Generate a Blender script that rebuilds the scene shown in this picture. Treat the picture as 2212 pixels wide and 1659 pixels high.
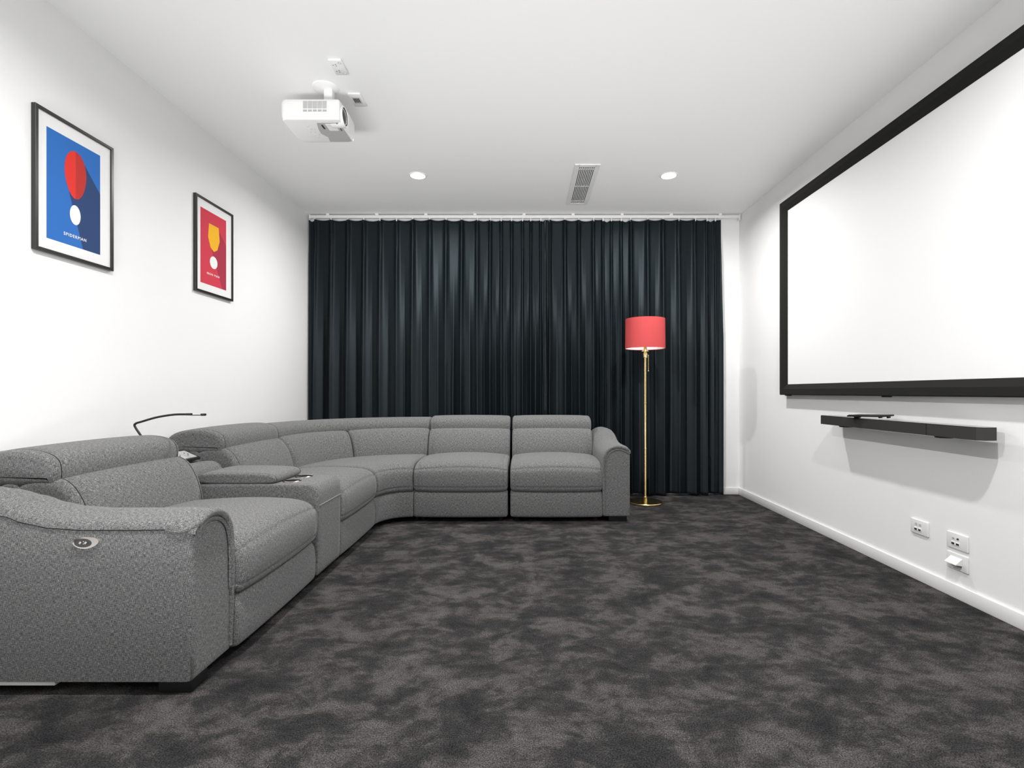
import bpy, bmesh, math, random
from mathutils import Vector, Matrix
PI = math.pi
random.seed(7)
for o in list(bpy.data.objects):
    bpy.data.objects.remove(o)
SC = bpy.context.scene
C = SC.collection

# ------------------------------------------------------------------ camera
cd = bpy.data.cameras.new('camera'); cam = bpy.data.objects.new('camera', cd); C.objects.link(cam)
cam.location = (0, 0, 0.99); cam.rotation_euler = (PI/2, 0, 0)
cd.sensor_width = 36; cd.lens = 1100/2212*36
cd.shift_x = -27/2212; cd.shift_y = 17.5/2212
cd.clip_start = 0.05
SC.camera = cam
# ------------------------------------------------------------------ world, exposure, large lights
w = bpy.data.worlds.new('world'); SC.world = w; w.use_nodes = True
w.node_tree.nodes['Background'].inputs[0].default_value = (0.9, 0.95, 1, 1)
w.node_tree.nodes['Background'].inputs[1].default_value = 0.3
vs = SC.view_settings
vs.view_transform = 'Standard'; vs.look = 'None'; vs.gamma = 1; vs.use_curve_mapping = False
vs.exposure = 0.05
LAMP_W = 28.0          # each ceiling downlight
FILL_W = 38.0         # added fill light, low behind the camera, aimed up to brighten the ceiling
L = bpy.data.lights.new('ceiling_fill', 'AREA'); L.shape = 'RECTANGLE'; L.size = 3.6; L.size_y = 0.5; L.energy = FILL_W; L.spread = math.radians(70)
lo = bpy.data.objects.new('ceiling_fill', L); C.objects.link(lo)
lo.location = (0, -0.4, 0.12); lo.rotation_euler = (PI-math.radians(58), 0, 0)

L = bpy.data.lights.new('bounce_fill', 'AREA'); L.shape = 'RECTANGLE'; L.size = 1.6; L.size_y = 1.2; L.energy = 50  # second added fill, unseen behind the camera, lifts upper walls and ceiling
lo = bpy.data.objects.new('bounce_fill', L); C.objects.link(lo)
lo.location = (0, -1.0, 1.6); lo.rotation_euler = (PI, 0, 0)

# ------------------------------------------------------------------ materials
def mat(name, col=(0.8,0.8,0.8), rough=0.5, metal=0.0, spec=0.5, **kw):
    m = bpy.data.materials.new(name); m.use_nodes = True
    b = m.node_tree.nodes['Principled BSDF']
    b.inputs['Base Color'].default_value = (*col, 1); b.inputs['Roughness'].default_value = rough
    b.inputs['Metallic'].default_value = metal; b.inputs['Specular IOR Level'].default_value = spec
    for k, v in kw.items():
        b.inputs[k.replace('_', ' ')].default_value = v
    return m
def N(m, t, **kw):
    n = m.node_tree.nodes.new(t)
    for k, v in kw.items(): setattr(n, k, v)
    return n
def lk(m, a, b): m.node_tree.links.new(a, b)
def bsdf(m): return m.node_tree.nodes['Principled BSDF']
def noise(m, vec, scale, detail=2, rough=0.5, dist=0.0):
    n = N(m, 'ShaderNodeTexNoise'); n.inputs['Scale'].default_value = scale
    n.inputs['Detail'].default_value = detail; n.inputs['Roughness'].default_value = rough
    n.inputs['Distortion'].default_value = dist
    if vec is not None: lk(m, vec, n.inputs['Vector'])
    return n
def mapping(m, vec, sc):
    n = N(m, 'ShaderNodeMapping'); n.inputs['Scale'].default_value = sc; lk(m, vec, n.inputs['Vector']); return n.outputs[0]
def math_(m, op, a, b=None):
    n = N(m, 'ShaderNodeMath', operation=op)
    for i, v in enumerate((a, b)):
        if v is None: continue
        if isinstance(v, (int, float)): n.inputs[i].default_value = v
        else: lk(m, v, n.inputs[i])
    return n.outputs[0]
def ramp(m, fac, stops):
    n = N(m, 'ShaderNodeValToRGB'); e = n.color_ramp.elements
    while len(e) < len(stops): e.new(0.5)
    for i, (p, c) in enumerate(stops): e[i].position = p; e[i].color = (*c, 1)
    lk(m, fac, n.inputs[0]); return n.outputs[0]
def bump(m, h, strength, dist=0.002):
    n = N(m, 'ShaderNodeBump'); n.inputs['Strength'].default_value = strength; n.inputs['Distance'].default_value = dist
    lk(m, h, n.inputs['Height']); lk(m, n.outputs[0], bsdf(m).inputs['Normal'])

def paint(name, c):
    m = mat(name, (c, c, c*0.995), 0.75, spec=0.25)
    tc = N(m, 'ShaderNodeTexCoord'); n = noise(m, tc.outputs['Object'], 260, 3)
    bump(m, n.outputs[0], 0.12, 0.001); return m
M_wall = paint('wall_paint', 0.88)
M_ceil = paint('ceiling_paint', 0.88)
M_rear = paint('rear_wall_paint', 0.25)  # unseen wall, darkened to cut light bounced back onto the near arm
M_trim = mat('trim_gloss', (0.84,0.84,0.835), 0.35, spec=0.4)
M_white = mat('white_plastic', (0.82,0.82,0.81), 0.3)
M_offwhite = mat('grey_white_plastic', (0.55,0.55,0.54), 0.4)
M_ltgrey = mat('light_grey_plastic', (0.42,0.42,0.41), 0.45)
M_dark = mat('black_plastic', (0.012,0.012,0.012), 0.4)
M_black = mat('black_slot', (0.004,0.004,0.004), 0.6)
M_under = mat('underside_cloth', (0.01,0.01,0.01), 0.95, spec=0.1)
M_leg = mat('black_foot', (0.006,0.006,0.006), 0.5)
M_chrome = mat('satin_nickel', (0.72,0.69,0.65), 0.18, 1.0)
M_brass = mat('polished_brass', (0.86,0.66,0.30), 0.22, 1.0)
M_soundbar = mat('soundbar_cloth', (0.035,0.034,0.032), 0.6, spec=0.3)
M_gloss = mat('gloss_black', (0.02,0.02,0.02), 0.12)
M_velvetblack = mat('flocked_black', (0.012,0.012,0.011), 0.9, spec=0.2, Sheen_Weight=0.03)
M_screen = mat('screen_vinyl', (0.88,0.88,0.88), 0.85, spec=0.1)
M_frame = mat('picture_frame_black', (0.018,0.018,0.018), 0.35)
M_mat = mat('mount_board', (0.84,0.84,0.835), 0.7)
M_glass = mat('lens_glass', (0.01,0.01,0.014), 0.05)

def make_fabric(name, lo, mid, hi):
    m = mat(name, mid, 0.95, spec=0.12, Sheen_Weight=0.15)
    bsdf(m).inputs['Sheen Roughness'].default_value = 0.6
    uv = N(m, 'ShaderNodeTexCoord').outputs['UV']
    a = noise(m, mapping(m, uv, (75, 680, 1)), 1.0, 3, 0.6)
    b = noise(m, mapping(m, uv, (680, 75, 1)), 1.0, 3, 0.6)
    c = noise(m, mapping(m, uv, (560, 560, 1)), 1.0, 1, 0.5)
    s = math_(m, 'ADD', a.outputs[0], b.outputs[0]); s = math_(m, 'ADD', s, c.outputs[0])
    s = math_(m, 'MULTIPLY', s, 1/3)
    col = ramp(m, s, [(0.41, lo), (0.5, mid), (0.59, hi)])
    lk(m, col, bsdf(m).inputs['Base Color'])
    bump(m, s, 0.5, 0.0015)
    return m
M_fabric = make_fabric('charcoal_woven_fabric', (0.024,0.0245,0.025), (0.110,0.111,0.113), (0.34,0.34,0.335))
M_seam = mat('seam_thread', (0.03,0.03,0.03), 0.9, spec=0.1)
M_thread = mat('pale_thread', (0.4,0.4,0.39), 0.8, spec=0.2)

M_curtain = mat('navy_velvet', (0.0014,0.0030,0.0042), 0.58, spec=0.40, Sheen_Weight=0.05, Anisotropic=0.8)
_z = M_curtain.node_tree.nodes.new('ShaderNodeCombineXYZ'); _z.inputs[2].default_value = 1.0
M_curtain.node_tree.links.new(_z.outputs[0], M_curtain.node_tree.nodes['Principled BSDF'].inputs['Tangent'])
bsdf(M_curtain).inputs['Specular Tint'].default_value = (0.75, 0.9, 1.0, 1)
bsdf(M_curtain).inputs['Sheen Roughness'].default_value = 0.33
bsdf(M_curtain).inputs['Sheen Tint'].default_value = (0.62, 0.78, 0.95, 1)
_tc = N(M_curtain, 'ShaderNodeTexCoord').outputs['Object']
_n = noise(M_curtain, mapping(M_curtain, _tc, (260, 260, 60)), 1.0, 3)
bump(M_curtain, _n.outputs[0], 0.25, 0.001)

def make_carpet():
    m = mat('dark_cut_pile_carpet', (0.05,0.05,0.05), 1.0, spec=0.05)
    tc = N(m, 'ShaderNodeTexCoord').outputs['Object']
    warp = noise(m, tc, 3.0, 3, 0.6)
    add = N(m, 'ShaderNodeVectorMath', operation='MULTIPLY_ADD')
    lk(m, warp.outputs['Color'], add.inputs[0]); add.inputs[1].default_value = (0.16,0.16,0); lk(m, tc, add.inputs[2])
    p1 = noise(m, mapping(m, add.outputs[0], (4.2, 5.2, 1)), 1.0, 6, 0.68, 0.25)
    p2 = noise(m, mapping(m, add.outputs[0], (14, 20, 1)), 1.0, 4, 0.65, 0.3)
    g = noise(m, tc, 240, 3, 0.8)
    g2 = noise(m, tc, 90, 3, 0.7)
    s = math_(m, 'ADD', math_(m, 'MULTIPLY', p1.outputs[0], 0.68), math_(m, 'MULTIPLY', p2.outputs[0], 0.32))
    s = math_(m, 'ADD', s, math_(m, 'MULTIPLY', math_(m, 'SUBTRACT', g2.outputs[0], 0.5), 0.10))
    col = ramp(m, s, [(0.37, (0.024,0.0245,0.026)), (0.48, (0.042,0.041,0.041)), (0.55, (0.078,0.073,0.072)), (0.68, (0.118,0.109,0.107))])
    mul = N(m, 'ShaderNodeMix', data_type='RGBA', blend_type='MULTIPLY'); mul.inputs[0].default_value = 1
    gr = ramp(m, g.outputs[0], [(0.33, (0.12,0.12,0.12)), (0.5, (0.95,0.95,0.95)), (0.68, (2.3,2.3,2.3))])
    lk(m, col, mul.inputs[6]); lk(m, gr, mul.inputs[7]); lk(m, mul.outputs[2], bsdf(m).inputs['Base Color'])
    h = math_(m, 'ADD', math_(m, 'MULTIPLY', g.outputs[0], 1.0), math_(m, 'MULTIPLY', g2.outputs[0], 1.5))
    h = math_(m, 'ADD', h, math_(m, 'MULTIPLY', s, 2.0))
    bump(m, h, 0.8, 0.006)
    return m
M_carpet = make_carpet()

def make_shade():
    m = bpy.data.materials.new('coral_lampshade'); m.use_nodes = True; nt = m.node_tree
    b = bsdf(m); b.inputs['Base Color'].default_value = (0.76,0.13,0.135,1); b.inputs['Roughness'].default_value = 0.9
    b.inputs['Specular IOR Level'].default_value = 0.1
    t = N(m, 'ShaderNodeBsdfTranslucent'); t.inputs[0].default_value = (0.85,0.14,0.14,1)
    mx = N(m, 'ShaderNodeMixShader'); mx.inputs[0].default_value = 0.4
    lk(m, b.outputs[0], mx.inputs[1]); lk(m, t.outputs[0], mx.inputs[2])
    lk(m, mx.outputs[0], nt.nodes['Material Output'].inputs[0])
    tc = N(m, 'ShaderNodeTexCoord').outputs['Object']
    n = noise(m, mapping(m, tc, (300,300,300)), 1, 2); bump(m, n.outputs[0], 0.2, 0.001)
    return m
M_shade = make_shade()
def emis(name, col, s):
    m = mat(name, col); b = bsdf(m)
    b.inputs['Emission Color'].default_value = (*col, 1); b.inputs['Emission Strength'].default_value = s; return m
M_led = emis('led_lens', (1,1,0.98), 14)
def flat(name, col): return mat(name, col, 0.7, spec=0.15)

# ------------------------------------------------------------------ helpers
def link(name, me, m, parent=None, smooth=True):
    o = bpy.data.objects.new(name, me); C.objects.link(o)
    if m is not None: me.materials.append(m)
    if m is not None and 'woven' in m.name: boxuv(me)
    if smooth:
        for p in me.polygons: p.use_smooth = True
    if parent is not None: o.parent = parent; o.matrix_parent_inverse = parent.matrix_world.inverted()
    return o
def tag(o, label, cat, group=None):
    o['label'] = label; o['category'] = cat
    if group: o['group'] = group
    return o
def thing(name, label, cat, loc=(0,0,0), group=None):
    o = bpy.data.objects.new(name, None); C.objects.link(o); o.location = loc; o.empty_display_size = 0.1
    bpy.context.view_layer.update()
    return tag(o, label, cat, group)
def struct(o): o['kind'] = 'structure'; return o
def mesh(name, V, F, m, parent=None, uv=None, smooth=True, sharp=None):
    me = bpy.data.meshes.new(name); me.from_pydata([tuple(v) for v in V], [], F)
    if uv is not None:
        l = me.uv_layers.new(name='UVMap')
        for p in me.polygons:
            for li, vi in zip(p.loop_indices, p.vertices): l.data[li].uv = uv[vi]
    bm = bmesh.new(); bm.from_mesh(me); bmesh.ops.recalc_face_normals(bm, faces=bm.faces); bm.to_mesh(me); bm.free()
    o = link(name, me, m, parent, smooth)
    if sharp is not None: me.set_sharp_from_angle(angle=math.radians(sharp))
    return o
def boxuv(me):
    l = me.uv_layers.get('UVMap') or me.uv_layers.new(name='UVMap')
    for p in me.polygons:
        n = p.normal; ax = max(range(3), key=lambda i: abs(n[i])); a, c = ((1,2),(0,2),(0,1))[ax]
        for li, vi in zip(p.loop_indices, p.vertices):
            co = me.vertices[vi].co; l.data[li].uv = (co[a]+ax*3.7, co[c]+ax*1.3)
class BM:
    """collects shapes of ONE object"""
    def __init__(s): s.bm = bmesh.new()
    def box(s, x0, x1, y0, y1, z0, z1, bev=0.0, seg=3, M=None):
        t = bmesh.new(); bmesh.ops.create_cube(t, size=1)
        for v in t.verts: v.co = Vector(((x0+x1)/2+v.co.x*(x1-x0), (y0+y1)/2+v.co.y*(y1-y0), (z0+z1)/2+v.co.z*(z1-z0)))
        if bev > 0: bmesh.ops.bevel(t, geom=t.edges[:], offset=bev, segments=seg, affect='EDGES', profile=0.5)
        if M is not None: bmesh.ops.transform(t, matrix=M, verts=t.verts)
        s._add(t); return s
    def _add(s, t):
        me = bpy.data.meshes.new('tmp'); t.to_mesh(me); t.free(); s.bm.from_mesh(me); bpy.data.meshes.remove(me)
    def lathe(s, prof, loc=(0,0,0), axis='Z', seg=48):
        """prof: (r, h) list"""
        t = bmesh.new(); rings = []
        for r, h in prof:
            if r < 1e-6: rings.append([t.verts.new((0,0,h))])
            else: rings.append([t.verts.new((r*math.cos(2*PI*k/seg), r*math.sin(2*PI*k/seg), h)) for k in range(seg)])
        for a, b in zip(rings, rings[1:]):
            for k in range(seg):
                k2 = (k+1) % seg
                if len(a) == 1 and len(b) == 1: continue
                if len(a) == 1: t.faces.new((a[0], b[k], b[k2]))
                elif len(b) == 1: t.faces.new((a[k], a[k2], b[0]))
                else: t.faces.new((a[k], a[k2], b[k2], b[k]))
        R = {'Z': Matrix.Identity(4), 'X': Matrix.Rotation(PI/2, 4, 'Y'), 'Y': Matrix.Rotation(-PI/2, 4, 'X')}[axis]
        bmesh.ops.transform(t, matrix=Matrix.Translation(loc) @ R, verts=t.verts)
        bmesh.ops.recalc_face_normals(t, faces=t.faces); s._add(t); return s
    def tube(s, pts, r, seg=12):
        t = bmesh.new(); pts = [Vector(p) for p in pts]; n = len(pts)
        rr = r if isinstance(r, (list, tuple)) else [r]*n
        rings = []; up = None
        for i, p in enumerate(pts):
            d = (pts[min(i+1, n-1)] - pts[max(i-1, 0)]).normalized()
            if up is None:
                up = Vector((0,0,1)) if abs(d.z) < 0.9 else Vector((1,0,0))
            a = (up - d*up.dot(d)).normalized(); b = d.cross(a); up = a
            rings.append([t.verts.new(p + (a*math.cos(2*PI*k/seg) + b*math.sin(2*PI*k/seg))*rr[i]) for k in range(seg)])
        for a, b in zip(rings, rings[1:]):
            for k in range(seg): t.faces.new((a[k], a[(k+1)%seg], b[(k+1)%seg], b[k]))
        t.faces.new(rings[0]); t.faces.new(rings[-1])
        bmesh.ops.recalc_face_normals(t, faces=t.faces); s._add(t); return s
    def prism(s, poly, d0, d1, f):
        """poly (a,b) extruded from depth d0 to d1; f(a,b,d) -> xyz"""
        t = bmesh.new()
        A = [t.verts.new(f(a, b, d0)) for a, b in poly]; B = [t.verts.new(f(a, b, d1)) for a, b in poly]
        n = len(poly)
        for k in range(n): t.faces.new((A[k], A[(k+1)%n], B[(k+1)%n], B[k]))
        t.faces.new(A); t.faces.new(B)
        bmesh.ops.recalc_face_normals(t, faces=t.faces); s._add(t); return s
    def make(s, name, m, parent=None, smooth=True, angle=35):
        me = bpy.data.meshes.new(name); s.bm.to_mesh(me); s.bm.free()
        o = link(name, me, m, parent, smooth)
        if smooth: me.set_sharp_from_angle(angle=math.radians(angle))
        return o
def smooth_path(pts, n=8):
    pts = [Vector(p) for p in pts]; out = []
    P = [pts[0]*2-pts[1]] + pts + [pts[-1]*2-pts[-2]]
    for i in range(1, len(P)-2):
        for k in range(n):
            t = k/n; a, b, c, d = P[i-1], P[i], P[i+1], P[i+2]
            out.append(0.5*((2*b)+(c-a)*t+(2*a-5*b+4*c-d)*t*t+(3*b-a-3*c+d)*t**3))
    out.append(pts[-1]); return out
def ellipse(ca, cb, ra, rb, n=40, egg=0.0):
    return [(ca+ra*math.cos(2*PI*k/n)*(1+egg*math.sin(2*PI*k/n)), cb+rb*math.sin(2*PI*k/n)) for k in range(n)]

# ------------------------------------------------------------------ the room
XL, XR, YB, YR, H = -2.085, 2.08, 4.933, -2.0, 2.70
struct(BM().box(XL-0.1, XR+0.1, YR-0.1, YB+0.1, -0.1, 0).make('floor', M_carpet, smooth=False))
struct(BM().box(XL-0.1, XR+0.1, YR-0.1, YB+0.1, H, H+0.1).make('ceiling', M_ceil, smooth=False))
struct(BM().box(XL-0.1, XL, YR, YB, 0, H).make('wall_left', M_wall, smooth=False))
struct(BM().box(XR, XR+0.1, YR, YB, 0, H).make('wall_right', M_wall, smooth=False))
struct(BM().box(XL-0.1, XR+0.1, YB, YB+0.1, 0, H).make('wall_back', M_wall, smooth=False))
struct(BM().box(XL-0.1, XR+0.1, YR-0.1, YR, 0, H).make('wall_rear', M_rear, smooth=False))
struct(BM().box(XR-0.013, XR, YR, YB, 0, 0.067, 0.003, 2).make('baseboard_right', M_trim))
struct(BM().box(XL, XL+0.013, YR, YB, 0, 0.067, 0.003, 2).make('baseboard_left', M_trim))
struct(BM().box(XL+0.013, XR-0.013, YB-0.013, YB, 0, 0.067, 0.003, 2).make('baseboard_back', M_trim))

# ------------------------------------------------------------------ sectional sofa
sofa = thing('sectional_sofa', 'large charcoal grey fabric corner recliner sofa wrapping the left and back of the room', 'sofa', (-0.9, 3.2, 0))
FX, FY, WX, WY = -1.065, 3.862, -0.845, 3.63
def map_left(s, u, z): return Vector((FX-u, s, z))
def map_back(s, u, z): return Vector((s, FY+u, z))
def map_wedge(s, u, z):                     # s in 0..1 round the corner
    th = PI - s*PI/2
    return Vector((WX+(WX-FX+u)*math.cos(th), WY+(FY-WY+u)*math.sin(th), z))
def chaikin(P, it=3):
    for _ in range(it):
        Q = []
        for i in range(len(P)):
            a, c = P[i], P[(i+1) % len(P)]
            Q += [(a[0]*.75+c[0]*.25, a[1]*.75+c[1]*.25), (a[0]*.25+c[0]*.75, a[1]*.25+c[1]*.75)]
        P = Q
    return P
def resample(P, n, extra=()):
    L_ = [0]
    for i in range(len(P)):
        a, c = P[i], P[(i+1) % len(P)]; L_.append(L_[-1]+math.hypot(c[0]-a[0], c[1]-a[1]))
    T = L_[-1]; Pc = P+[P[0]]
    def at(d):
        d %= T
        for i in range(len(P)):
            if L_[i+1] >= d:
                k = (d-L_[i])/max(1e-9, L_[i+1]-L_[i]); a, c = Pc[i], Pc[i+1]
                return (a[0]+(c[0]-a[0])*k, a[1]+(c[1]-a[1])*k)
        return P[0]
    ds = [(T*i/n, 0.0) for i in range(n)]
    for zg, side in extra:                  # seam where the front (or rear) crosses height zg
        best = None
        for i in range(len(P)):
            a, c = Pc[i], Pc[i+1]
            if (a[1]-zg)*(c[1]-zg) <= 0 and abs(a[1]-c[1]) > 1e-9:
                k = (zg-a[1])/(c[1]-a[1]); u = a[0]+(c[0]-a[0])*k
                if best is None or (u < best[1] if side == 'front' else u > best[1]): best = (L_[i]+k*(L_[i+1]-L_[i]), u)
        if best:
            ds = [d for d in ds if abs(d[0]-best[0]) > 0.009]
            ds += [(best[0]-0.005, 0.0), (best[0], 0.0045), (best[0]+0.005, 0.0)]
    ds.sort()
    return [at(d) for d, g in ds], [g for d, g in ds], [d for d, g in ds]
def sweep(name, P, s0, s1, f, parent, m=None, r=0.025, puff=0.006, ns=12, seams=(), endseam=True, length=None, it=3, n=72, midseam=None, warp=None):
    P, G, D = resample(chaikin(P, it), n, seams); n = len(P)
    area = sum(P[i][0]*P[(i+1)%n][1]-P[(i+1)%n][0]*P[i][1] for i in range(n)); sg = 1 if area > 0 else -1
    Nn = []
    for i in range(n):
        a, c = P[i-1], P[(i+1)%n]; dx, dy = c[0]-a[0], c[1]-a[1]; l = math.hypot(dx, dy) or 1
        Nn.append((dy/l*sg, -dx/l*sg))
    ln = length or abs(s1-s0); k = (s1-s0)/ln
    rings = [(0.0, r+min(0.006, r*0.4), 0), (0.0, r, 0)]
    for j in range(1, 6):
        a = j/5*PI/2; rings.append((r*(1-math.cos(a)), r*(1-math.sin(a)), 0))
    if endseam: rings += [(r+0.0022, 0.0030, 0), (r+0.0044, 0.0, 0)]
    e = rings[-1][0]; mid = []
    for j in range(1, ns):
        t = j/ns; mid.append((e+(ln-2*e)*t, -puff*math.sin(PI*t)**0.6, 0))
    if midseam:
        mid = [q for q in mid if abs(q[0]/ln-midseam) > 0.012/ln]
        mid += [(ln*midseam-0.008, -puff*0.8, 0), (ln*midseam, 0.004-puff*0.8, 0), (ln*midseam+0.008, -puff*0.8, 0)]
        mid.sort()
    rings = rings+mid+[(ln-a, c, d) for a, c, d in reversed(rings)]
    V, UV, F = [], [], []
    for (d, ins, _) in rings:
        for i in range(n):
            q = ins+G[i]
            u, z = P[i][0]-Nn[i][0]*q, P[i][1]-Nn[i][1]*q
            if warp: u, z = warp(d/ln, u, z)
            V.append(f(s0+k*d, u, z)); UV.append((d, D[i]))
    R_ = len(rings)
    for j in range(R_-1):
        for i in range(n):
            i2 = (i+1) % n
            F.append((j*n+i, j*n+i2, (j+1)*n+i2, (j+1)*n+i))
    F.append(tuple(range(n))); F.append(tuple((R_-1)*n+i for i in range(n)))
    o = mesh(name, V, F, m or M_fabric, parent, UV)
    if endseam and f is map_left and name in ('headrest', 'backrest', 'lid'):    # dark stitched line round each end
        o.data.materials.append(M_seam); a = 6
        for j in (a, a+1, R_-2-a, R_-3-a):
            for i in range(n): o.data.polygons[j*n+i].material_index = 1
    return o

SEAT = [(0.03,0.232),(0.0,0.238),(-0.018,0.27),(-0.022,0.34),(-0.012,0.405),(0.03,0.445),(0.12,0.462),(0.30,0.468),(0.48,0.460),(0.66,0.445),(0.68,0.36),(0.66,0.25),(0.40,0.235),(0.2,0.232)]
PANEL = [(0.02,0.038),(0.0,0.045),(-0.006,0.09),(-0.006,0.15),(0.0,0.21),(0.03,0.245),(0.10,0.24),(0.12,0.14),(0.10,0.038),(0.06,0.035)]
BACK = [(0.565,0.36),(0.555,0.43),(0.575,0.53),(0.607,0.605),(0.648,0.655),(0.70,0.672),(0.80,0.67),(0.85,0.60),(0.86,0.48),(0.85,0.36),(0.7,0.34)]
def head(u1): return [(0.71,0.637),(0.682,0.642),(0.675,0.665),(0.674,0.715),(0.695,0.75),(0.76,0.772),(0.84,0.776),(u1-0.06,0.764),(u1,0.73),(u1+0.005,0.685),(u1-0.01,0.642),(u1-0.12,0.637),(0.82,0.636)]
SHELL = [(0.80,0.05),(0.80,0.30),(0.80,0.62),(0.82,0.652),(0.88,0.648),(0.91,0.60),(0.91,0.30),(0.91,0.05)]
FRAME = [(0.06,0.06),(0.06,0.15),(0.06,0.24),(0.4,0.26),(0.82,0.24),(0.82,0.15),(0.82,0.06),(0.4,0.06)]
seat_seams = ((0.408,'front'), (0.272,'front'))
def crown(amt):
    def w_(t, u, z):
        if z > 0.40: z += amt*(math.sin(PI*min(max(t,0),1))**0.7-0.5)
        return u, z
    return w_
def module(s0, s1, f, u1=0.965, hs=0.0):
    sweep('seat_cushion', SEAT, s0, s1, f, sofa, r=0.032, puff=0.008, seams=seat_seams, ns=14, warp=crown(0.018))
    sweep('footrest_panel', PANEL, s0, s1-0.0, f, sofa, r=0.02, puff=0.004, endseam=False)
    sweep('backrest', BACK, s0, s1, f, sofa, r=0.03, puff=0.008)
    sweep('headrest', head(u1), s0, s1-hs, f, sofa, r=0.026, puff=0.006)
    sweep('back_shell', SHELL, s0, s1, f, sofa, r=0.01, puff=0, endseam=False)
    sweep('base_frame', FRAME, s0+0.01, s1-0.01, f, sofa, m=M_under, r=0.005, puff=0, endseam=False, it=1)
module(1.886, 2.598, map_left, 0.998, 0.02)
module(2.929, 3.628, map_left, 0.998)
module(-0.843, -0.128, map_back, 0.912)
module(-0.108, 0.597, map_back, 0.912)
# corner wedge
sweep('seat_cushion', SEAT, 0.004, 0.996, map_wedge, sofa, r=0.022, puff=0.0, seams=seat_seams, length=0.75, ns=30, warp=crown(0.006))
sweep('footrest_panel', PANEL, 0.0, 1.0, map_wedge, sofa, r=0.012, puff=0.0, length=0.33, ns=20, endseam=False)
for a, c in ((0.002, 0.497), (0.503, 0.998)):
    sweep('backrest', BACK, a, c, map_wedge, sofa, r=0.025, puff=0.006, length=0.62, ns=18)
HW = [(0.725,0.640),(0.694,0.652),(0.688,0.70),(0.71,0.740),(0.77,0.762),(0.84,0.764),(0.90,0.752),(0.935,0.72),(0.94,0.69),(0.93,0.645),(0.86,0.640)]
sweep('headrest', HW, 0.0, 0.998, map_wedge, sofa, r=0.02, puff=0.0, length=1.45, ns=34, midseam=0.5, endseam=False)
sweep('back_shell', SHELL, 0, 1, map_wedge, sofa, r=0.01, puff=0, length=1.45, ns=30, endseam=False)
sweep('base_frame', FRAME, 0.02, 0.98, map_wedge, sofa, m=M_under, r=0.005, puff=0, length=1.0, ns=24, endseam=False, it=1)

# armrests: cross-section (w, z) changes with u
HU = [(0,0.572),(0.03,0.582),(0.07,0.588),(0.2,0.586),(0.35,0.586),(0.46,0.592),(0.54,0.607),(0.62,0.632),(0.70,0.652),(0.80,0.664),(0.90,0.664),(0.95,0.655)]
def hu(u):
    for (a, ha), (c, hc) in zip(HU, HU[1:]):
        if u <= c:
            t = (u-a)/(c-a); t = t*t*(3-2*t); return ha+(hc-ha)*t
    return HU[-1][1]
def arm_top(h, wd=0.212):
    """points from the outer seam over the crest and down the inner side"""
    k = wd/0.212
    return [(0.0,h-0.040),(0.004,h-0.031),(0.016,h-0.022),(0.035,h-0.013),(0.06,h-0.005),(0.085,h),(0.11,h-0.001),(0.135,h-0.007),(0.158,h-0.019),(0.178,h-0.037),(0.194,h-0.062),(0.204,h-0.093),(0.210,h-0.13),(0.212,h-0.18)], k
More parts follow.
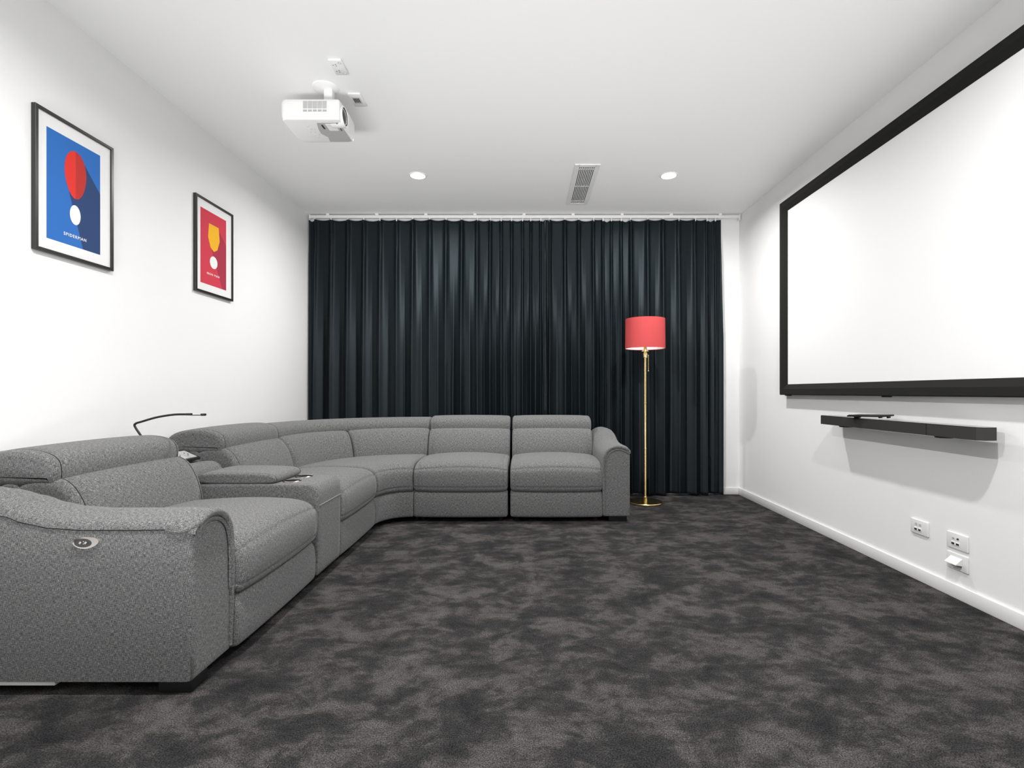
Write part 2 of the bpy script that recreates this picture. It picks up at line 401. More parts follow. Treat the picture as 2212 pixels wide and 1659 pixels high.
def arm(f, wd, name='armrest', flip=1):
    us = [0.0,0.0,0.003,0.010,0.02,0.05,0.08]+[0.12+0.83*i/26 for i in range(27)]
    ins = [0.03,0.012,0.005,0.0015,0]+[0]*29
    def section(u, q, off, ext):
        pts, k = arm_top(hu(u)); P = [(w_*k, z-off) for w_, z in pts]
        low = [(wd, 0.30), (wd, 0.15), (wd, 0.045)]; out = [(0.0, 0.045), (0.0, 0.15), (0.0, 0.30), (0.0, 0.42)]
        Q = P+low+out; cx, cz = wd/2, 0.3
        return [(w_+(cx-w_)*q/(wd/2) if q else w_, z+(cz-z)*q/0.28 if q else z) for w_, z in Q]
    V, UV, F = [], [], []; n = None
    for u, q in zip(us, ins):
        S = section(u, q, 0.006, 0); n = len(S); d = 0
        for i, (w_, z) in enumerate(S):
            V.append(f(w_, u, z))
            if i: d += math.hypot(w_-S[i-1][0], z-S[i-1][1])
            UV.append((u, d) if u > 0.001 else (w_, z))
    for j in range(len(us)-1):
        for i in range(n): F.append((j*n+i, j*n+(i+1)%n, (j+1)*n+(i+1)%n, (j+1)*n+i))
    F.append(tuple(range(n))); F.append(tuple((len(us)-1)*n+i for i in range(n)))
    body = mesh(name, V, F, M_fabric, sofa, UV, sharp=50)
    # upholstered cap over the top, standing slightly proud
    V, UV, F = [], [], []
    us = [-0.004,-0.010,-0.006,0.004,0.02,0.05,0.08]+[0.12+0.835*i/26 for i in range(27)]; offs = [-0.004,0.003,0.008,0.010,0.010]+[0.009]*29
    for u, o_ in zip(us, offs):
        pts, k = arm_top(hu(max(u, 0)), wd); T = [(w_*k, z) for w_, z in pts]+[(wd, 0.34), (wd, 0.28)]
        outer = []
        for i, (w_, z) in enumerate(T):
            a, c = T[max(i-1,0)], T[min(i+1,len(T)-1)]; dx, dz = c[0]-a[0], c[1]-a[1]; l = math.hypot(dx, dz)
            e = o_*(0.25 if i == 0 else (0.7 if i == 1 else 1.0)); e = e*(0.4 if i == len(T)-1 else 1)
            outer.append((w_-dz/l*e, z+dx/l*e-0.006))
        inner = []
        for i, (w_, z) in enumerate(outer):
            a, c = outer[max(i-1,0)], outer[min(i+1,len(T)-1)]; dx, dz = c[0]-a[0], c[1]-a[1]; l = math.hypot(dx, dz)
            inner.append((w_+dz/l*0.016, z-dx/l*0.016))
        S = outer+inner[::-1]; n = len(S); d = 0
        for i, (w_, z) in enumerate(S):
            V.append(f(w_, u, z)); d += 0.02; UV.append((u+5, d*0.9))
    for j in range(len(us)-1):
        for i in range(n): F.append((j*n+i, j*n+(i+1)%n, (j+1)*n+(i+1)%n, (j+1)*n+i))
    h_ = n//2
    for j in (0, len(us)-1):
        for i in range(h_-1): F.append((j*n+i, j*n+i+1, j*n+n-2-i, j*n+n-1-i))
    mesh('armrest_pad', V, F, M_fabric, body, UV, sharp=60)
    # rolled edge along the front, starting at the seam on the outer face
    T, k = arm_top(hu(0.02)); T = [(w_*k, z-0.003) for w_, z in T]
    path = [f(-0.001, 0.085, hu(0.08)-0.048), f(-0.001, 0.045, T[0][1]-0.002), f(0.004, 0.012, T[0][1]+0.006), f(0.022, -0.003, T[2][1]+0.001)]
    path += [f(w_, -0.005, z) for w_, z in T[3:]]+[f(wd, -0.004, 0.33), f(wd-0.001, -0.002, 0.24), f(wd-0.003, 0.0, 0.14), f(wd-0.004, 0.002, 0.06)]
    pp = smooth_path(path, 5); rr = [0.002+0.0105*min(1, i/16)*(1-0.35*max(0, (i-55)/(len(pp)-55))) for i in range(len(pp))]
    BM().tube(pp, rr, 12).make('piping', M_fabric, body)
    return body
arm_near = arm(lambda w_, u, z: Vector((-1.083-u, 1.66+w_, z)), 0.218)
arm_far = arm(lambda w_, u, z: Vector((0.802-w_, 3.862+u, z)), 0.203)
# seam line on the outer face of the near arm
BM().tube([Vector((-1.083-0.09-0.86*i/40, 1.6595, hu(0.09+0.86*i/40)-0.047)) for i in range(41)], 0.0016, 6).make('seam', M_seam, arm_near)
# control panel on the near arm
fy = lambda a, c, d: Vector((a, 1.66-d, c))
cx, cz = -1.430, 0.500
ring = BM()
outer = []
for k in range(56):
    t = 2*PI*k/56; a, c = 0.041*math.cos(t), 0.0205*math.sin(t)
    if a > 0.01: a += 0.006*((a-0.01)/0.03); c += 0.004*(a-0.01)/0.03
    outer.append((cx+a, cz+c))
inner_ = ellipse(cx-0.006, cz-0.001, 0.0285, 0.0145, 56)
t = bmesh.new(); A = [t.verts.new(fy(a, c, 0.0)) for a, c in outer]; B = [t.verts.new(fy(cx+(a-cx)*0.96, cz+(c-cz)*0.94, 0.005)) for a, c in outer]
Cc = [t.verts.new(fy(a, c, 0.004)) for a, c in inner_]; D_ = [t.verts.new(fy(a, c, 0.001)) for a, c in inner_]
for P_, Q_ in ((A, B), (B, Cc), (Cc, D_)):
    for k in range(56): t.faces.new((P_[k], P_[(k+1)%56], Q_[(k+1)%56], Q_[k]))
bmesh.ops.recalc_face_normals(t, faces=t.faces); ring._add(t)
cp = ring.make('control_panel', M_chrome, arm_near)
BM().prism(inner_, 0.0005, 0.0018, fy).make('switch_plate', mat('switch_plate_grey', (0.06,0.06,0.065), 0.4), arm_near)
for dx in (-0.0145, 0.0035):
    BM().lathe([(0,-0.0055),(0.0035,-0.0052),(0.0048,-0.004),(0.005,0)], (cx+dx, 1.659, cz-0.0008), 'Y', 20).make('button', M_chrome, arm_near)
BM().lathe([(0,-0.003),(0.001,-0.003),(0.0012,0)], (cx-0.0055, 1.659, cz+0.003), 'Y', 10).lathe([(0,-0.003),(0.001,-0.003),(0.0012,0)], (cx-0.0055, 1.659, cz-0.004), 'Y', 10).make('indicator', M_white, arm_near)
# feet
for (x0, x1, y0, y1) in ((-1.205,-1.095,1.675,1.76), (-1.98,-1.88,1.675,1.76), (0.645,0.785,3.90,3.98), (0.66,0.78,4.70,4.78)):
    BM().box(x0, x1, y0, y1, 0.0, 0.05, 0.004, 2).make('foot', M_leg, sofa)
for (x, y) in ((-1.16,1.95),(-1.16,2.56),(-1.16,2.97),(-1.16,3.58),(-0.79,3.97),(-0.19,3.97),(-0.06,3.97),(0.55,3.97),(-1.14,2.88)):
    BM().lathe([(0,0.07),(0.018,0.07),(0.018,0.012),(0.024,0.01),(0.024,0.0),(0,0)], (x, y, 0), 'Z', 20).make('foot', M_leg, sofa)
BM().box(-2.0, -1.535, 1.664, 1.69, 0.030, 0.050, 0.003, 2).make('base_rail', M_white, sofa)
# console between the two left-hand seats
CY0, CY1 = 2.602, 2.925
CONS = [(0.0,0.045),(-0.008,0.06),(-0.012,0.25),(-0.012,0.44),(-0.008,0.49),(0.012,0.513),(0.06,0.519),(0.30,0.519),(0.62,0.519),(0.66,0.50),(0.66,0.3),(0.66,0.06),(0.6,0.045),(0.3,0.045)]
con = sweep('console', CONS, CY0, CY1, map_left, sofa, r=0.014, puff=0.0, it=2, endseam=True, n=96)
BM().tube([Vector((FX+0.0122, CY0+0.014, 0.408)), Vector((FX+0.0122, CY1-0.012, 0.408))], 0.0013, 6).make('stitching', M_thread, con)
LID = [(0.235,0.518),(0.215,0.525),(0.21,0.545),(0.225,0.562),(0.27,0.570),(0.42,0.574),(0.56,0.574),(0.615,0.566),(0.625,0.54),(0.61,0.518),(0.4,0.515)]
sweep('lid', LID, CY0+0.006, CY1-0.006, map_left, con, r=0.013, puff=0.003)
CBACK = [(0.645,0.40),(0.64,0.50),(0.655,0.565),(0.69,0.598),(0.74,0.602),(0.79,0.59),(0.80,0.50),(0.80,0.40)]
sweep('console_back', CBACK, CY0+0.004, CY1-0.004, map_left, con, r=0.03, puff=0.004)
CREAR = [(0.78,0.05),(0.78,0.3),(0.78,0.595),(0.80,0.605),(0.90,0.635),(0.93,0.63),(0.93,0.3),(0.93,0.05)]
sweep('back_shell', CREAR, CY0, CY1, map_left, con, r=0.01, puff=0, endseam=False)
for y in (2.692, 2.838):
    BM().lathe([(0.0,0.5218),(0.0405,0.5218),(0.0408,0.518)], (-1.228, y, 0), 'Z', 40).make('cup_well', M_under, con)
    BM().lathe([(0.0405,0.517),(0.041,0.5234),(0.044,0.5246),(0.0468,0.5226),(0.0475,0.516)], (-1.228, y, 0), 'Z', 48).make('cup_holder', M_chrome, con)
T_ = Matrix.Translation((-1.868, 2.775, 0.640)) @ Matrix.Rotation(math.radians(24), 4, 'Y')
po = BM().box(-0.06,0.05,-0.09,0.09,-0.01,0.006,0.003,2,T_).make('power_outlet', M_dark, con)
BM().box(-0.04,0.04,-0.07,0.07,0.004,0.009,0.002,2,T_).make('outlet_face', M_ltgrey, con)
for (a, c) in ((-0.012,-0.035),(0.012,-0.035),(0.0,-0.02),(-0.012,0.03),(0.012,0.03),(0.0,0.045)): BM().box(a-0.003,a+0.003,c-0.004,c+0.004,0.008,0.0098,0,1,T_).make('socket_hole', M_black, con, smooth=False)
gp = smooth_path([(-1.93,2.66,0.62),(-1.945,2.645,0.68),(-1.972,2.625,0.7566),(-2.004,2.62,0.812),(-2.0,2.62,0.828),(-1.97,2.62,0.838),(-1.889,2.62,0.861),(-1.805,2.62,0.874),(-1.735,2.62,0.876)], 8)
rl = BM().tube(gp, 0.0055, 12).make('reading_lamp', M_dark, sofa)
BM().box(-1.742,-1.712,2.612,2.628,0.870,0.882,0.003,2).make('lamp_joint', M_gloss, rl)
BM().box(-1.715,-1.648,2.612,2.628,0.8695,0.8735,0.0015,2).box(-1.662,-1.642,2.609,2.631,0.868,0.880,0.003,2).make('lamp_head', M_dark, rl)

# ------------------------------------------------------------------ curtains on their track
YC = 4.903
track = thing('curtain_track', 'white ceiling curtain track running the full width above the navy curtains', 'curtain track', (0, YC, 2.68))
BM().box(-2.054, 2.063, YC-0.035, YC-0.005, 2.655, 2.684, 0.004, 2).make('rail', M_white, track)
for x in (-2.06, 2.05): BM().box(x, x+0.014, YC-0.038, YC+0.002, 2.635 if x > 0 else 2.65, 2.688, 0.003, 2).make('end_cap', M_white, track)
for i in range(9): BM().box(-1.9+i*0.47, -1.87+i*0.47, YC-0.03, YC+0.02, 2.683, 2.70, 0.001, 1).make('bracket', M_white, track)
PX_L = [676.6,712.5,748.6,783.6,818.7,854.8,889.5,926.9,962.3,996.4,1030.6,1058.7,1082.4,1105,1129,1146.6,1168.6]
PX_R = [1187.3,1221.2,1251,1283.4,1303.7,1322,1343.3,1363.6,1400.9,1434.4,1468.7,1504.4,1530,1548]
tox = lambda p: (p-1133)*4.85/1100
def curtain(px, e0, e1, label, seed, e1b):
    rnd = random.Random(seed)
    P = [tox(p) for p in px]; n = len(P); K = [e0]+P+[e1]
    amp = [0.82+0.3*rnd.random() for _ in K]; wob = [rnd.uniform(-1, 1) for _ in K]; ph = [rnd.random()*6.28 for _ in K]
    skew = [rnd.uniform(-0.5, 0.5) for _ in K]; split = [rnd.random() for _ in K]
    PER, NZ = 26, 90
    V, F = [], []; cols = (len(K)-1)*PER+1
    top, bot = 2.641, 0.014
    for j in range(NZ+1):
        v = j/NZ
        vv = v**1.3 if v < 1 else 1
        for c in range(cols):
            g = c/PER; i = min(int(g), len(K)-2); t = g-i
            x0, x1 = K[i], K[i+1]; sp = x1-x0
            x = x0+sp*t
            # distance to nearest pleat, in pleat spacings
            near = i if t < 0.5 else i+1; d = t if t < 0.5 else t-1
            wv = 0.105+0.16*min(1, vv*1.4)
            isend = near == 0 or near == len(K)-1
            a = amp[near]*(0.30+0.70*min(1, sp/0.15))
            dep = (0.026+0.032*min(1, vv*2.2))*a*(0.4 if isend else 1)
            dd = d+skew[near]*0.10*vv
            bl = min(1, max(0, (vv-0.02)*2.6)); bl = bl*bl*(3-2*bl)*0.85
            y = -dep*((1-bl)*math.exp(-(dd/wv)**2)+bl*abs(math.cos(PI*max(-0.5, min(0.5, dd))))**0.9)
            # pinch detail under the heading tape
            pin = math.exp(-((vv-0.035)/0.03)**2)
            y += 0.008*pin*math.exp(-(d/0.06)**2)
            # soft secondary fold between pleats further down
            sec = min(1, max(0, (vv-0.08)*2.2))*split[i]
            y -= 0.012*sec*math.exp(-((t-0.5-0.12*skew[i])/0.15)**2)
            y += 0.004*math.sin(5.1*vv+ph[i])*math.sin(PI*t)*vv
            x += -0.10*sp*math.sin(2*PI*d)*min(1, vv*2)*(0 if isend else 1)
            x += 0.006*wob[near]*math.sin(3.2*vv+ph[near])*vv*(1 if 0 < near < len(K)-1 else 0)
            if i == len(K)-2: x += (e1b-e1)*t*min(1, vv*3)
            sag = (0.008 if sp > 0.1 else 0.003)*(1-math.cos(2*PI*t))/2
            if sp < 0.09 and split[i] > 0.55: sag += 0.014*math.sin(PI*t)**2
            zt = top-sag+0.004*math.sin(ph[i])
            zb = bot+0.006*math.sin(2.3*g+ph[0])+0.006*math.sin(2*PI*t)*(split[i])
            zz = zt+(zb-zt)*v
            V.append((x, YC-0.005+y+0.015*(1-vv)*0, zz))
    for j in range(NZ):
        for c in range(cols-1):
            a = j*cols+c; F.append((a, a+1, a+cols+1, a+cols))
    root = thing('curtain', label, 'curtain', ((e0+e1)/2, YC, 0), 'curtains on the back wall')
    o = mesh('curtain_cloth', V, F, M_curtain, root)
    md = o.modifiers.new('thick', 'SOLIDIFY'); md.thickness = 0.003; md.offset = 0
    for x in P:
        BM().box(x-0.006, x+0.006, YC-0.026, YC-0.012, 2.628, 2.6545, 0.002, 1).make('glider', M_white, root)
curtain(PX_L, -2.072, tox(1177.5), 'dark navy velvet pleated curtain, wider one, hanging behind the sofa from the left wall', 3, tox(1177.5))
curtain(PX_R, tox(1178.5), tox(1561), 'dark navy velvet pleated curtain, narrower one, hanging behind the red floor lamp', 5, tox(1566))

# ------------------------------------------------------------------ floor lamp
lx, ly = 1.078, 4.55
fl = thing('floor_lamp', 'tall brass floor lamp with a coral red drum shade in front of the curtain', 'lamp', (lx, ly, 0))
BM().lathe([(0,0.0),(0.150,0.0),(0.155,0.004),(0.155,0.012),(0.150,0.017),(0.06,0.020),(0.022,0.024),(0.0,0.024)], (lx,ly,0), 'Z', 72).make('lamp_base', M_brass, fl)
BM().lathe([(0.019,0.02),(0.019,0.055),(0.013,0.060),(0.0105,0.07),(0.0105,0.48),(0.0135,0.482),(0.0135,0.490),(0.010,0.492),(0.010,0.888),(0.013,0.89),(0.013,0.898),(0.0098,0.90),(0.0098,1.30)], (lx,ly,0), 'Z', 28).make('pole', M_brass, fl)
sk = BM().lathe([(0.0,1.292),(0.018,1.294),(0.020,1.30),(0.021,1.335),(0.016,1.338),(0.016,1.345),(0.031,1.352),(0.029,1.356),(0.016,1.372),(0.014,1.40),(0.0,1.40)], (lx,ly,0), 'Z', 28).make('socket', M_brass, fl)
BM().tube([(lx+0.015,ly-0.012,1.325),(lx+0.026,ly-0.012,1.322),(lx+0.0265,ly-0.012,1.30),(lx+0.0265,ly-0.012,1.185)], 0.0022, 8).lathe([(0,-0.007),(0.005,-0.004),(0.006,0),(0.005,0.004),(0,0.007)], (lx+0.0265, ly-0.012, 1.180), 'Z', 14).make('pull_chain', M_brass, sk)
BM().lathe([(0.0,1.40),(0.014,1.40),(0.018,1.43),(0.03,1.465),(0.033,1.49),(0.025,1.515),(0.0,1.522)], (lx,ly,0), 'Z', 24).make('bulb', mat('bulb_glass', (0.85,0.85,0.83), 0.25), fl)
sh = BM().lathe([(0.1755,1.378),(0.1735,1.642),(0.1722,1.642),(0.1742,1.378),(0.1755,1.378)], (lx,ly,0), 'Z', 96).make('lamp_shade', M_shade, fl)
BM().lathe([(0.1738,1.382),(0.1718,1.638)], (lx,ly,0), 'Z', 96).make('shade_lining', mat('shade_lining_white', (0.85,0.80,0.79), 0.8), sh)
b = BM()
for k in range(3):
    a = 2*PI*k/3+0.35; b.tube([(lx+0.014*math.cos(a), ly+0.014*math.sin(a), 1.398), (lx+0.172*math.cos(a), ly+0.172*math.sin(a), 1.386)], 0.0018, 8)
b.make('shade_spider', M_white, sh)

# ------------------------------------------------------------------ projector screen
sy0, sy1, sz0, sz1 = 1.46, 4.042, 0.968, 2.484
scr = thing('projector_screen', 'large white projector screen with a black flocked frame on the right wall', 'projector screen', (2.05, 2.75, 0.968))
prof = [(0.0, 2.066), (0.0, 2.028), (0.006, 2.022), (0.045, 2.022), (0.082, 2.045), (0.085, 2.062)]    # inset from outer edge, x
V, F = [], []
for (cy, cz_, dy, dz) in ((sy0, sz0, 1, 1), (sy1, sz0, -1, 1), (sy1, sz1, -1, -1), (sy0, sz1, 1, -1)):
    for ins_, x in prof: V.append((x, cy+dy*ins_, cz_+dz*ins_))
n = len(prof)
for k in range(4):
    for i in range(n): F.append((k*n+i, k*n+(i+1)%n, ((k+1)%4)*n+(i+1)%n, ((k+1)%4)*n+i))
mesh('frame', V, F, M_velvetblack, scr, smooth=False)
BM().box(2.048, 2.060, sy0+0.07, sy1-0.07, sz0+0.07, sz1-0.07).make('screen_surface', M_screen, scr, smooth=False)
for y in (sy1-0.06, 2.9, sy0+0.06):
    for z0_, z1_ in ((sz0-0.007, sz0+0.04), (sz1-0.04, sz1+0.004)): BM().box(2.045, 2.08, y-0.02, y+0.02, z0_, z1_, 0.002, 1).make('bracket', M_dark, scr)

# ------------------------------------------------------------------ soundbar and the device on it
sb = thing('soundbar', 'long slim black soundbar mounted on the right wall under the screen', 'soundbar', (2.0, 2.77, 0.78))
poly = [(2.045,2.205),(2.03,2.190),(1.975,2.185),(1.955,2.205),(1.95,2.235),(1.95,3.352),(2.045,3.352)]
BM().prism(poly, 0.781, 0.835, lambda a, c, d: Vector((a, c, d))).make('speaker_body', M_soundbar, sb, angle=25)
BM().prism([(x+(0.003 if x < 1.97 else 0), y) for x, y in poly], 0.835, 0.838, lambda a, c, d: Vector((a, c, d))).make('top_panel', M_gloss, sb)
BM().box(1.9485, 1.951, 2.470, 2.473, 0.782, 0.837).make('grille_joint', M_black, sb, smooth=False)
for y in (3.16, 2.42):
    BM().lathe([(0,0.773),(0.035,0.773),(0.04,0.782),(0,0.782)], (1.995, y, 0), 'Z', 28).make('foot', M_black, sb)
    BM().box(2.03, 2.08, y-0.03, y+0.03, 0.788, 0.828, 0.002, 1).make('bracket', M_dark, sb)
dv = thing('sensor_bar', 'small flat black device resting on top of the soundbar, overhanging its front edge', 'device', (1.97, 2.95, 0.838))
T_ = Matrix.Translation((1.985, 2.925, 0.8555)) @ Matrix.Rotation(math.radians(14), 4, 'Z') @ Matrix.Rotation(math.radians(-4), 4, 'Y') @ Matrix.Rotation(math.radians(-2), 4, 'X')
BM().box(-0.045,0.040,-0.115,0.115,-0.005,0.004,0.003,2,T_).make('device_body', M_dark, dv)
BM().box(-0.040,-0.030,-0.11,0.11,0.003,0.007,0.002,2,T_).make('ridge', M_gloss, dv)
for q in ((-0.010,0.012,0.07,0.10), (0.0,0.02,-0.11,-0.10), (0.0,0.02,-0.06,-0.05)): BM().box(*q,-0.0145,-0.004,0.002,2,T_).make('foot', M_dark, dv)

# ------------------------------------------------------------------ wall plates, right wall
def wall_plate(y1, y0, z0, z1, label, kind):
    r = thing('wall_socket' if kind != 'bull' else 'cable_plate', label, 'wall socket' if kind != 'bull' else 'cable plate', (XR, (y0+y1)/2, z0), 'white plates low on the right wall')
    BM().box(XR-0.009, XR+0.0, y0, y1, z0, z1, 0.003, 3).make('cover_plate', M_white, r)
    yc, zc = (y0+y1)/2, (z0+z1)/2
    if kind == 'bull':
        f = lambda a, c, d: Vector((XR-0.009-a, d, c))
        hood = BM().prism([(0.0, zc+0.022), (0.030, zc-0.004), (0.031, zc-0.008), (0.027, zc-0.007), (0.0, zc+0.016)], yc-0.032, yc+0.034, f)
        hood.prism([(0, zc+0.016),(0.027,zc-0.007),(0.0, zc-0.012)], yc-0.032, yc-0.029, f).prism([(0, zc+0.016),(0.027,zc-0.007),(0.0, zc-0.012)], yc+0.031, yc+0.034, f)
        hood.make('cable_hood', M_white, r, smooth=False)
        BM().box(XR-0.0098, XR-0.0088, yc-0.029, yc+0.031, zc-0.024, zc+0.010).make('cable_opening', M_ltgrey, r, smooth=False)
        return
    for dy in (0.004, 0.030):
        BM().box(XR-0.012, XR-0.008, yc+dy-0.011-0.012, yc+dy+0.011-0.012, zc-0.020, zc-0.003, 0.001, 1).make('port', M_white, r)
        BM().box(XR-0.0128, XR-0.0118, yc+dy-0.008-0.012, yc+dy+0.008-0.012, zc-0.017, zc-0.009).make('port_hole', M_black, r, smooth=False)
        if kind == 'av': BM().lathe([(0,-0.011),(0.0035,-0.011),(0.0045,-0.008),(0.0045,0)], (XR-0.003, yc+dy-0.012, zc+0.013), 'X', 16).make('jack', M_dark if dy < 0.02 else M_ltgrey, r)
        else: BM().box(XR-0.0105, XR-0.0085, yc+dy-0.020, yc+dy-0.004, zc+0.006, zc+0.020, 0.0005, 1).make('port', M_offwhite, r)
wall_plate(2.733, 2.616, 0.243, 0.318, 'white data plate with two ports, alone nearer the curtain, low on the right wall', 'data')
wall_plate(2.500, 2.381, 0.236, 0.312, 'white plate with dark round jacks, directly above the hooded cable plate', 'av')
wall_plate(2.500, 2.381, 0.138, 0.216, 'white plate with a projecting hood, just above the baseboard on the right wall', 'bull')

# ------------------------------------------------------------------ framed pictures on the left wall
def text_mesh(body, size, m, parent, loc, width, name):
    cu = bpy.data.curves.new('caption_text', 'FONT'); cu.body = body; cu.size = size; cu.extrude = 0.0003; cu.align_x = 'CENTER'; cu.space_character = 1.25
    cu.offset = 0.00015
    o = bpy.data.objects.new('tmp', cu); C.objects.link(o); bpy.context.view_layer.update()
    me = bpy.data.meshes.new_from_object(o.evaluated_get(bpy.context.evaluated_depsgraph_get()))
    bpy.data.objects.remove(o)
    xs = [v.co.x for v in me.vertices]; k = width/(max(xs)-min(xs))
    for v in me.vertices: v.co = Vector((v.co.z+loc[0], v.co.x*k+loc[1], v.co.y+loc[2]))
    me.materials.clear()
    return link(name, me, m, parent, False)
def picture(yc, z0, z1, label, py0, py1, pz0, pz1, cbase):
    r = thing('framed_picture', label, 'picture', (XL, yc, z0), 'framed prints on the left wall')
    hw = 0.205; xw, xf = XL+0.001, XL+0.020
    prof = [(0, xw), (0, xf-0.001), (0.001, xf), (0.013, xf), (0.014, xf-0.001), (0.014, xw)]
    V, F = [], []
    for (cy, cz_, dy, dz) in ((yc-hw, z0, 1, 1), (yc+hw, z0, -1, 1), (yc+hw, z1, -1, -1), (yc-hw, z1, 1, -1)):
        for i_, x in prof: V.append((x, cy+dy*i_, cz_+dz*i_))
    n = len(prof)
    for k in range(4):
        for i in range(n): F.append((k*n+i, k*n+(i+1)%n, ((k+1)%4)*n+(i+1)%n, ((k+1)%4)*n+i))
    mesh('frame', V, F, M_frame, r, smooth=False)
    BM().box(XL+0.002, XL+0.012, yc-hw+0.012, yc+hw-0.012, z0+0.012, z1-0.012).make('mount_board', M_mat, r, smooth=False)
    pr = BM().box(XL+0.010, XL+0.0125, py0, py1, pz0, pz1).make('print', cbase, r, smooth=False)
    return r, pr
fp = lambda a, c, d: Vector((XL+d, a, c))
Wt = flat('print_white', (0.85,0.86,0.86))
r1, p1 = picture(2.356, 1.597, 2.215, 'black framed print with a red oval on a blue ground, nearer the camera', 2.208, 2.487, 1.660, 2.144, flat('print_blue', (0.035,0.16,0.50)))
BM().prism([(2.395,2.063),(2.487,1.955),(2.487,1.660),(2.391,1.660),(2.318,1.90)], 0.0125, 0.0128, fp).make('printed_band', flat('print_navy', (0.032,0.065,0.17)), p1, smooth=False)
e_ = ellipse(2.351, 1.990, 0.056, 0.109, 60, 0.12)
BM().prism(e_, 0.0128, 0.0132, fp).make('printed_oval', flat('print_red', (0.74,0.045,0.035)), p1, smooth=False)
BM().prism([(max(a, 2.351), c) for a, c in e_ if a >= 2.3505], 0.0132, 0.0134, fp).make('printed_oval', flat('print_dark_red', (0.50,0.04,0.035)), p1, smooth=False)
BM().prism(ellipse(2.349, 1.806, 0.028, 0.045), 0.0128, 0.0132, fp).make('printed_disc', Wt, p1, smooth=False)
text_mesh('SPIDERMAN', 0.020, Wt, p1, (XL+0.0132, 2.349, 1.699), 0.117, 'caption')
r2, p2 = picture(3.408, 1.632, 2.246, 'black framed print with a yellow shield shape on a red ground, nearer the curtain', 3.257, 3.537, 1.695, 2.178, flat('print_crimson', (0.62,0.055,0.085)))
BM().prism([(3.45,2.085),(3.537,2.005),(3.537,1.695),(3.492,1.695),(3.375,1.93)], 0.0125, 0.0128, fp).make('printed_band', flat('print_maroon', (0.40,0.040,0.075)), p2, smooth=False)
BM().prism([(3.345,2.10),(3.45,2.10),(3.461,2.01),(3.435,1.945),(3.398,1.925),(3.361,1.945),(3.335,2.01)], 0.0128, 0.0132, fp).make('printed_shield', flat('print_yellow', (0.90,0.47,0.03)), p2, smooth=False)
BM().prism(ellipse(3.395, 1.852, 0.041, 0.041), 0.0128, 0.0132, fp).make('printed_disc', Wt, p2, smooth=False)
text_mesh('IRON MAN', 0.019, Wt, p2, (XL+0.0132, 3.39, 1.762), 0.135, 'caption')

# ------------------------------------------------------------------ ceiling fittings
def downlight(x, y, label, k=1.0):
    r = thing('downlight', label, 'ceiling light', (x, y, H), 'recessed ceiling downlights')
    BM().lathe([(0.056,-0.001),(0.056,-0.004),(0.062,-0.006),(0.068,-0.004),(0.070,0.0),(0.070,0.002)], (x,y,H), 'Z', 48).make('trim_ring', M_white, r)
    BM().lathe([(0,-0.0035),(0.056,-0.0035),(0.056,0.002)], (x,y,H), 'Z', 40).make('lens', M_led, r)
    Ld = bpy.data.lights.new('downlight_glow', 'AREA'); Ld.shape = 'DISK'; Ld.size = 0.085; Ld.spread = math.radians(165); Ld.energy = LAMP_W*k; Ld.color = (1, 0.99, 0.975)
    l_ = bpy.data.objects.new('downlight_glow', Ld); C.objects.link(l_); l_.location = (x, y, H-0.006)
    l_.parent = r; l_.matrix_parent_inverse = r.matrix_world.inverted()
downlight(-0.842, 4.02, 'small round lit ceiling downlight between the projector and the air vent')
downlight(1.139, 4.02, 'small round lit ceiling downlight right of the air vent, above the red lamp')
downlight(-0.842, 1.35, 'ceiling downlight overhead, above the near recliner seat', 1.4)
downlight(1.139, 1.35, 'ceiling downlight overhead, near the projector screen', 1.15)
v = thing('air_vent', 'white rectangular ceiling air vent with dark slots between the two downlights', 'vent', (0.475, 4.22, H))
vx0, vx1, vy0, vy1 = 0.378, 0.572, 3.815, 4.633
b = BM(); zt, zb = H, H-0.008
for (a, c, d, e) in ((vx0, vx0+0.036, vy0, vy1), (vx1-0.036, vx1, vy0, vy1), (vx0+0.03, vx1-0.03, vy0, vy0+0.04), (vx0+0.03, vx1-0.03, vy1-0.04, vy1)): b.box(a, c, d, e, zb, zt, 0.002, 1)
b.make('frame', M_white, v)
BM().box(vx0+0.02, vx1-0.02, vy0+0.02, vy1-0.02, H-0.0015, H).make('duct', M_black, v, smooth=False)
b = BM(); n = 9; wx0, wx1 = vx0+0.036, vx1-0.036; st = (wx1-wx0)/n
for i in range(n+1): b.box(wx0+i*st-0.0035, wx0+i*st+0.0035, vy0+0.038, vy1-0.038, zb+0.001, zt-0.001)
for y in (vy0+0.085, (vy0+vy1)/2, vy1-0.085): b.box(wx0, wx1, y-0.006, y+0.006, zb+0.001, zt-0.001)
b.make('louvre', M_white, v, smooth=False)

g = thing('ceiling_power_outlet', 'white double power outlet on the ceiling behind the projector mount', 'power outlet', (-0.972, 2.67, H))
gx0, gx1, gy0, gy1 = -1.008, -0.940, 2.608, 2.73
BM().box(gx0, gx1, gy0, gy1, H-0.012, H, 0.003, 2).make('cover_plate', M_white, g)
for y in (2.645, 2.695):
    b = BM()
    for (dx, dy) in ((-0.008, 0.0), (0.006, 0.006), (0.006, -0.006)): b.box(-0.985+dx-0.004, -0.985+dx+0.003, y+dy-0.0015, y+dy+0.0015, H-0.0128, H-0.0115)
    b.make('socket_slots', M_dark, g, smooth=False)
for y in (2.628, 2.712):
    BM().lathe([(0.0065,-0.0135),(0.0085,-0.0135),(0.0085,-0.011)], (-0.955, y, H), 'Z', 24).make('rocker_surround', M_ltgrey, g)
    BM().lathe([(0,-0.0145),(0.0055,-0.0145),(0.0065,-0.0115)], (-0.955, y, H), 'Z', 24).make('rocker_switch', M_white, g)
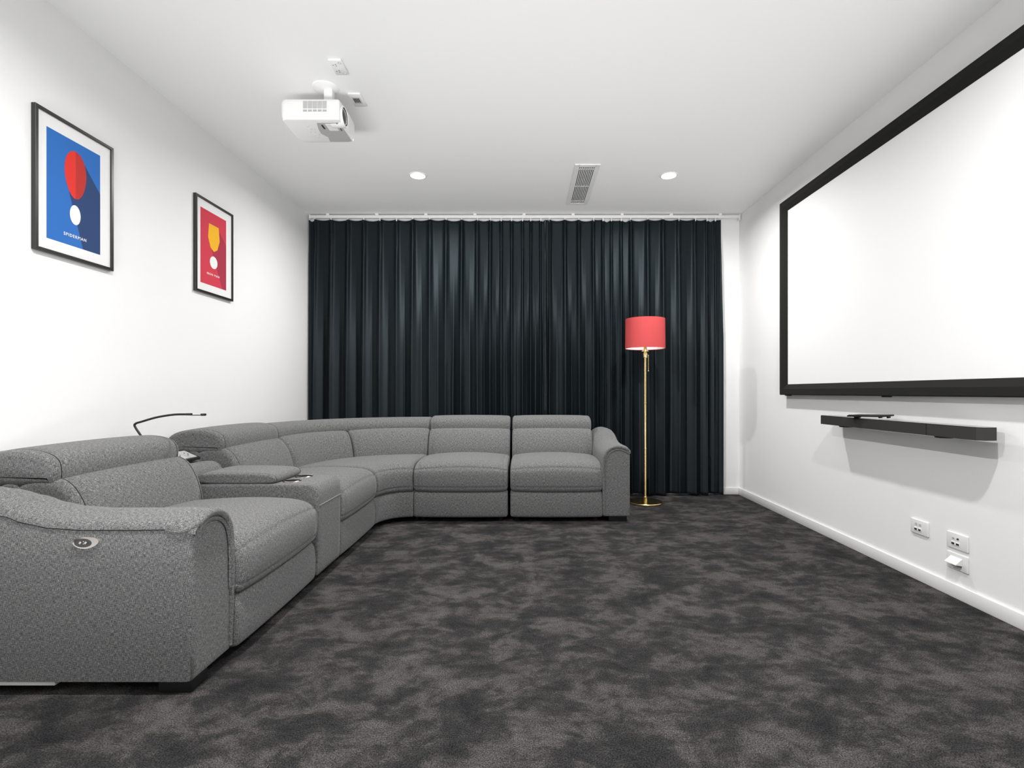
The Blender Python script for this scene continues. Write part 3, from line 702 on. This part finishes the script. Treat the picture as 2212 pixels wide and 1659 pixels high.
d = thing('ceiling_data_plate', 'small white cable entry plate on the ceiling right of the projector mount', 'cable plate', (-0.972, 2.97, H))
BM().box(-1.010, -0.938, 2.905, 3.035, H-0.011, H, 0.003, 2).make('cover_plate', M_white, d)
BM().box(-0.997, -0.951, 2.935, 3.0, H-0.0125, H-0.0105, 0.001, 1).make('insert', M_offwhite, d)
b = BM()
for i in range(4): b.box(-0.991+i*0.009, -0.986+i*0.009, 2.945, 2.985, H-0.0135, H-0.012)
b.make('vent_slots', M_dark, d, smooth=False)

# ------------------------------------------------------------------ projector
pj = thing('projector', 'white ceiling mounted projector facing the screen, hanging from a round mount', 'projector', (-1.147, 2.86, 2.45))
px0, px1, py0, py1, pz0, pz1 = -1.312, -0.992, 2.727, 2.996, 2.453, 2.562
b = BM(); outline = []
def rc(cx_, cy_, r, a0, a1, k=7): return [(cx_+r*math.cos(math.radians(a0+(a1-a0)*i/k)), cy_+r*math.sin(math.radians(a0+(a1-a0)*i/k))) for i in range(k+1)]
outline = rc(px0+0.03, py0+0.03, 0.03, 180, 270)+rc(px1-0.012, py0+0.012, 0.012, 270, 360, 4)+[(px1+0.004, (py0+py1)/2)]+rc(px1-0.03, py1-0.03, 0.03, 0, 90)+rc(px0+0.045, py1-0.045, 0.045, 90, 180)
cxp, cyp = (px0+px1)/2, (py0+py1)/2
V, F = [], []; nO = len(outline)
for (s_, z) in ((0.86, pz0), (0.93, pz0+0.002), (0.965, pz0+0.010), (0.99, pz0+0.024), (1.0, pz0+0.045), (1.0, pz1-0.025), (0.985, pz1-0.010), (0.95, pz1-0.001), (0.9, pz1)):
    for (x, y) in outline: V.append((cxp+(x-cxp)*(0.5+0.5*s_ if s_ < 1 else 1), cyp+(y-cyp)*s_, z))
for j in range(8):
    for i in range(nO): F.append((j*nO+i, j*nO+(i+1)%nO, (j+1)*nO+(i+1)%nO, (j+1)*nO+i))
F.append(tuple(range(nO))); F.append(tuple(8*nO+i for i in range(nO)))
mesh('housing', V, F, M_white, pj, sharp=40)
b = BM()
for i in range(5):
    x = -1.186+i*0.0262
    b.box(x, x+0.0215, py0-0.001, py0+0.02, 2.509, 2.5485); b.box(x, x+0.0215, py0-0.001, py0+0.02, 2.492, 2.503)
vg = b.make('side_vent', M_ltgrey, pj, smooth=False)
b = BM()
for i in range(9): b.box(-1.186, -1.0595, py0-0.0018, py0, 2.511+i*0.0042, 2.5128+i*0.0042)
b.make('vent_ribs', M_offwhite, vg, smooth=False)
yl, zl = 2.795, 2.500
lr = BM().lathe([(0.0,-0.06),(0.054,-0.06),(0.056,-0.01),(0.053,0.012),(0.049,0.014),(0.045,0.010),(0.044,0.0)], (-0.996, yl, zl), 'X', 56).make('lens_ring', M_white, pj)
BM().lathe([(0.0445,0.004),(0.042,-0.002),(0.041,-0.002)], (-0.990, yl, zl), 'X', 48).make('lens_barrel', M_black, lr)
BM().lathe([(0.042,-0.003),(0.025,0.004),(0.0,0.007)], (-0.990, yl, zl), 'X', 40).make('lens', M_glass, lr)
BM().prism([(-1.128,2.765),(-1.010,2.765),(-1.006,2.80),(-1.006,2.965),(-1.025,2.972),(-1.135,2.972),(-1.125,2.92),(-1.150,2.88),(-1.145,2.83)], pz0-0.002, pz0+0.004, lambda a, c, d_: Vector((a, c, d_))).make('bottom_panel', M_ltgrey, pj, smooth=False)
BM().box(-1.088, -1.035, 2.775, 2.845, pz0-0.0035, pz0, 0.001, 1).make('lamp_hatch', M_white, pj)
b = BM(); b.box(-1.112, -1.104, 2.785, 2.825, pz0-0.004, pz0); b.box(-1.022, -1.018, 2.765, 2.845, pz0-0.004, pz0); b.make('slot', M_black, pj, smooth=False)
b = BM()
for (x, y) in ((-1.19,2.80),(-1.185,2.83),(-1.175,2.86),(-1.165,2.83),(-1.20,2.86),(-1.165,2.89),(-1.195,2.90),(-1.18,2.92)): b.lathe([(0,-0.003),(0.003,-0.003),(0.0035,0.0)], (x, y, pz0+0.0005), 'Z', 12)
b.make('button', M_offwhite, pj)
cm = BM().lathe([(0.0,-0.022),(0.030,-0.020),(0.060,-0.012),(0.070,-0.006),(0.072,0.0)], (-1.117, 2.863, H), 'Z', 56).make('ceiling_mount', M_white, pj)
BM().box(-1.121, -1.073, 2.84, 2.885, 2.575, 2.684, 0.005, 2).make('mount_stem', M_white, pj)
BM().box(-1.14, -1.045, 2.81, 2.915, 2.560, 2.577, 0.004, 2).box(-1.075, -1.045, 2.85, 2.88, 2.575, 2.60, 0.004, 2).make('mount_bracket', M_white, pj)
BM().tube(smooth_path([(-1.262,2.80,2.555),(-1.266,2.80,2.572),(-1.258,2.80,2.582),(-1.243,2.80,2.580),(-1.236,2.80,2.566),(-1.235,2.81,2.555)], 5), 0.0028, 8).make('cable', M_dark, pj)
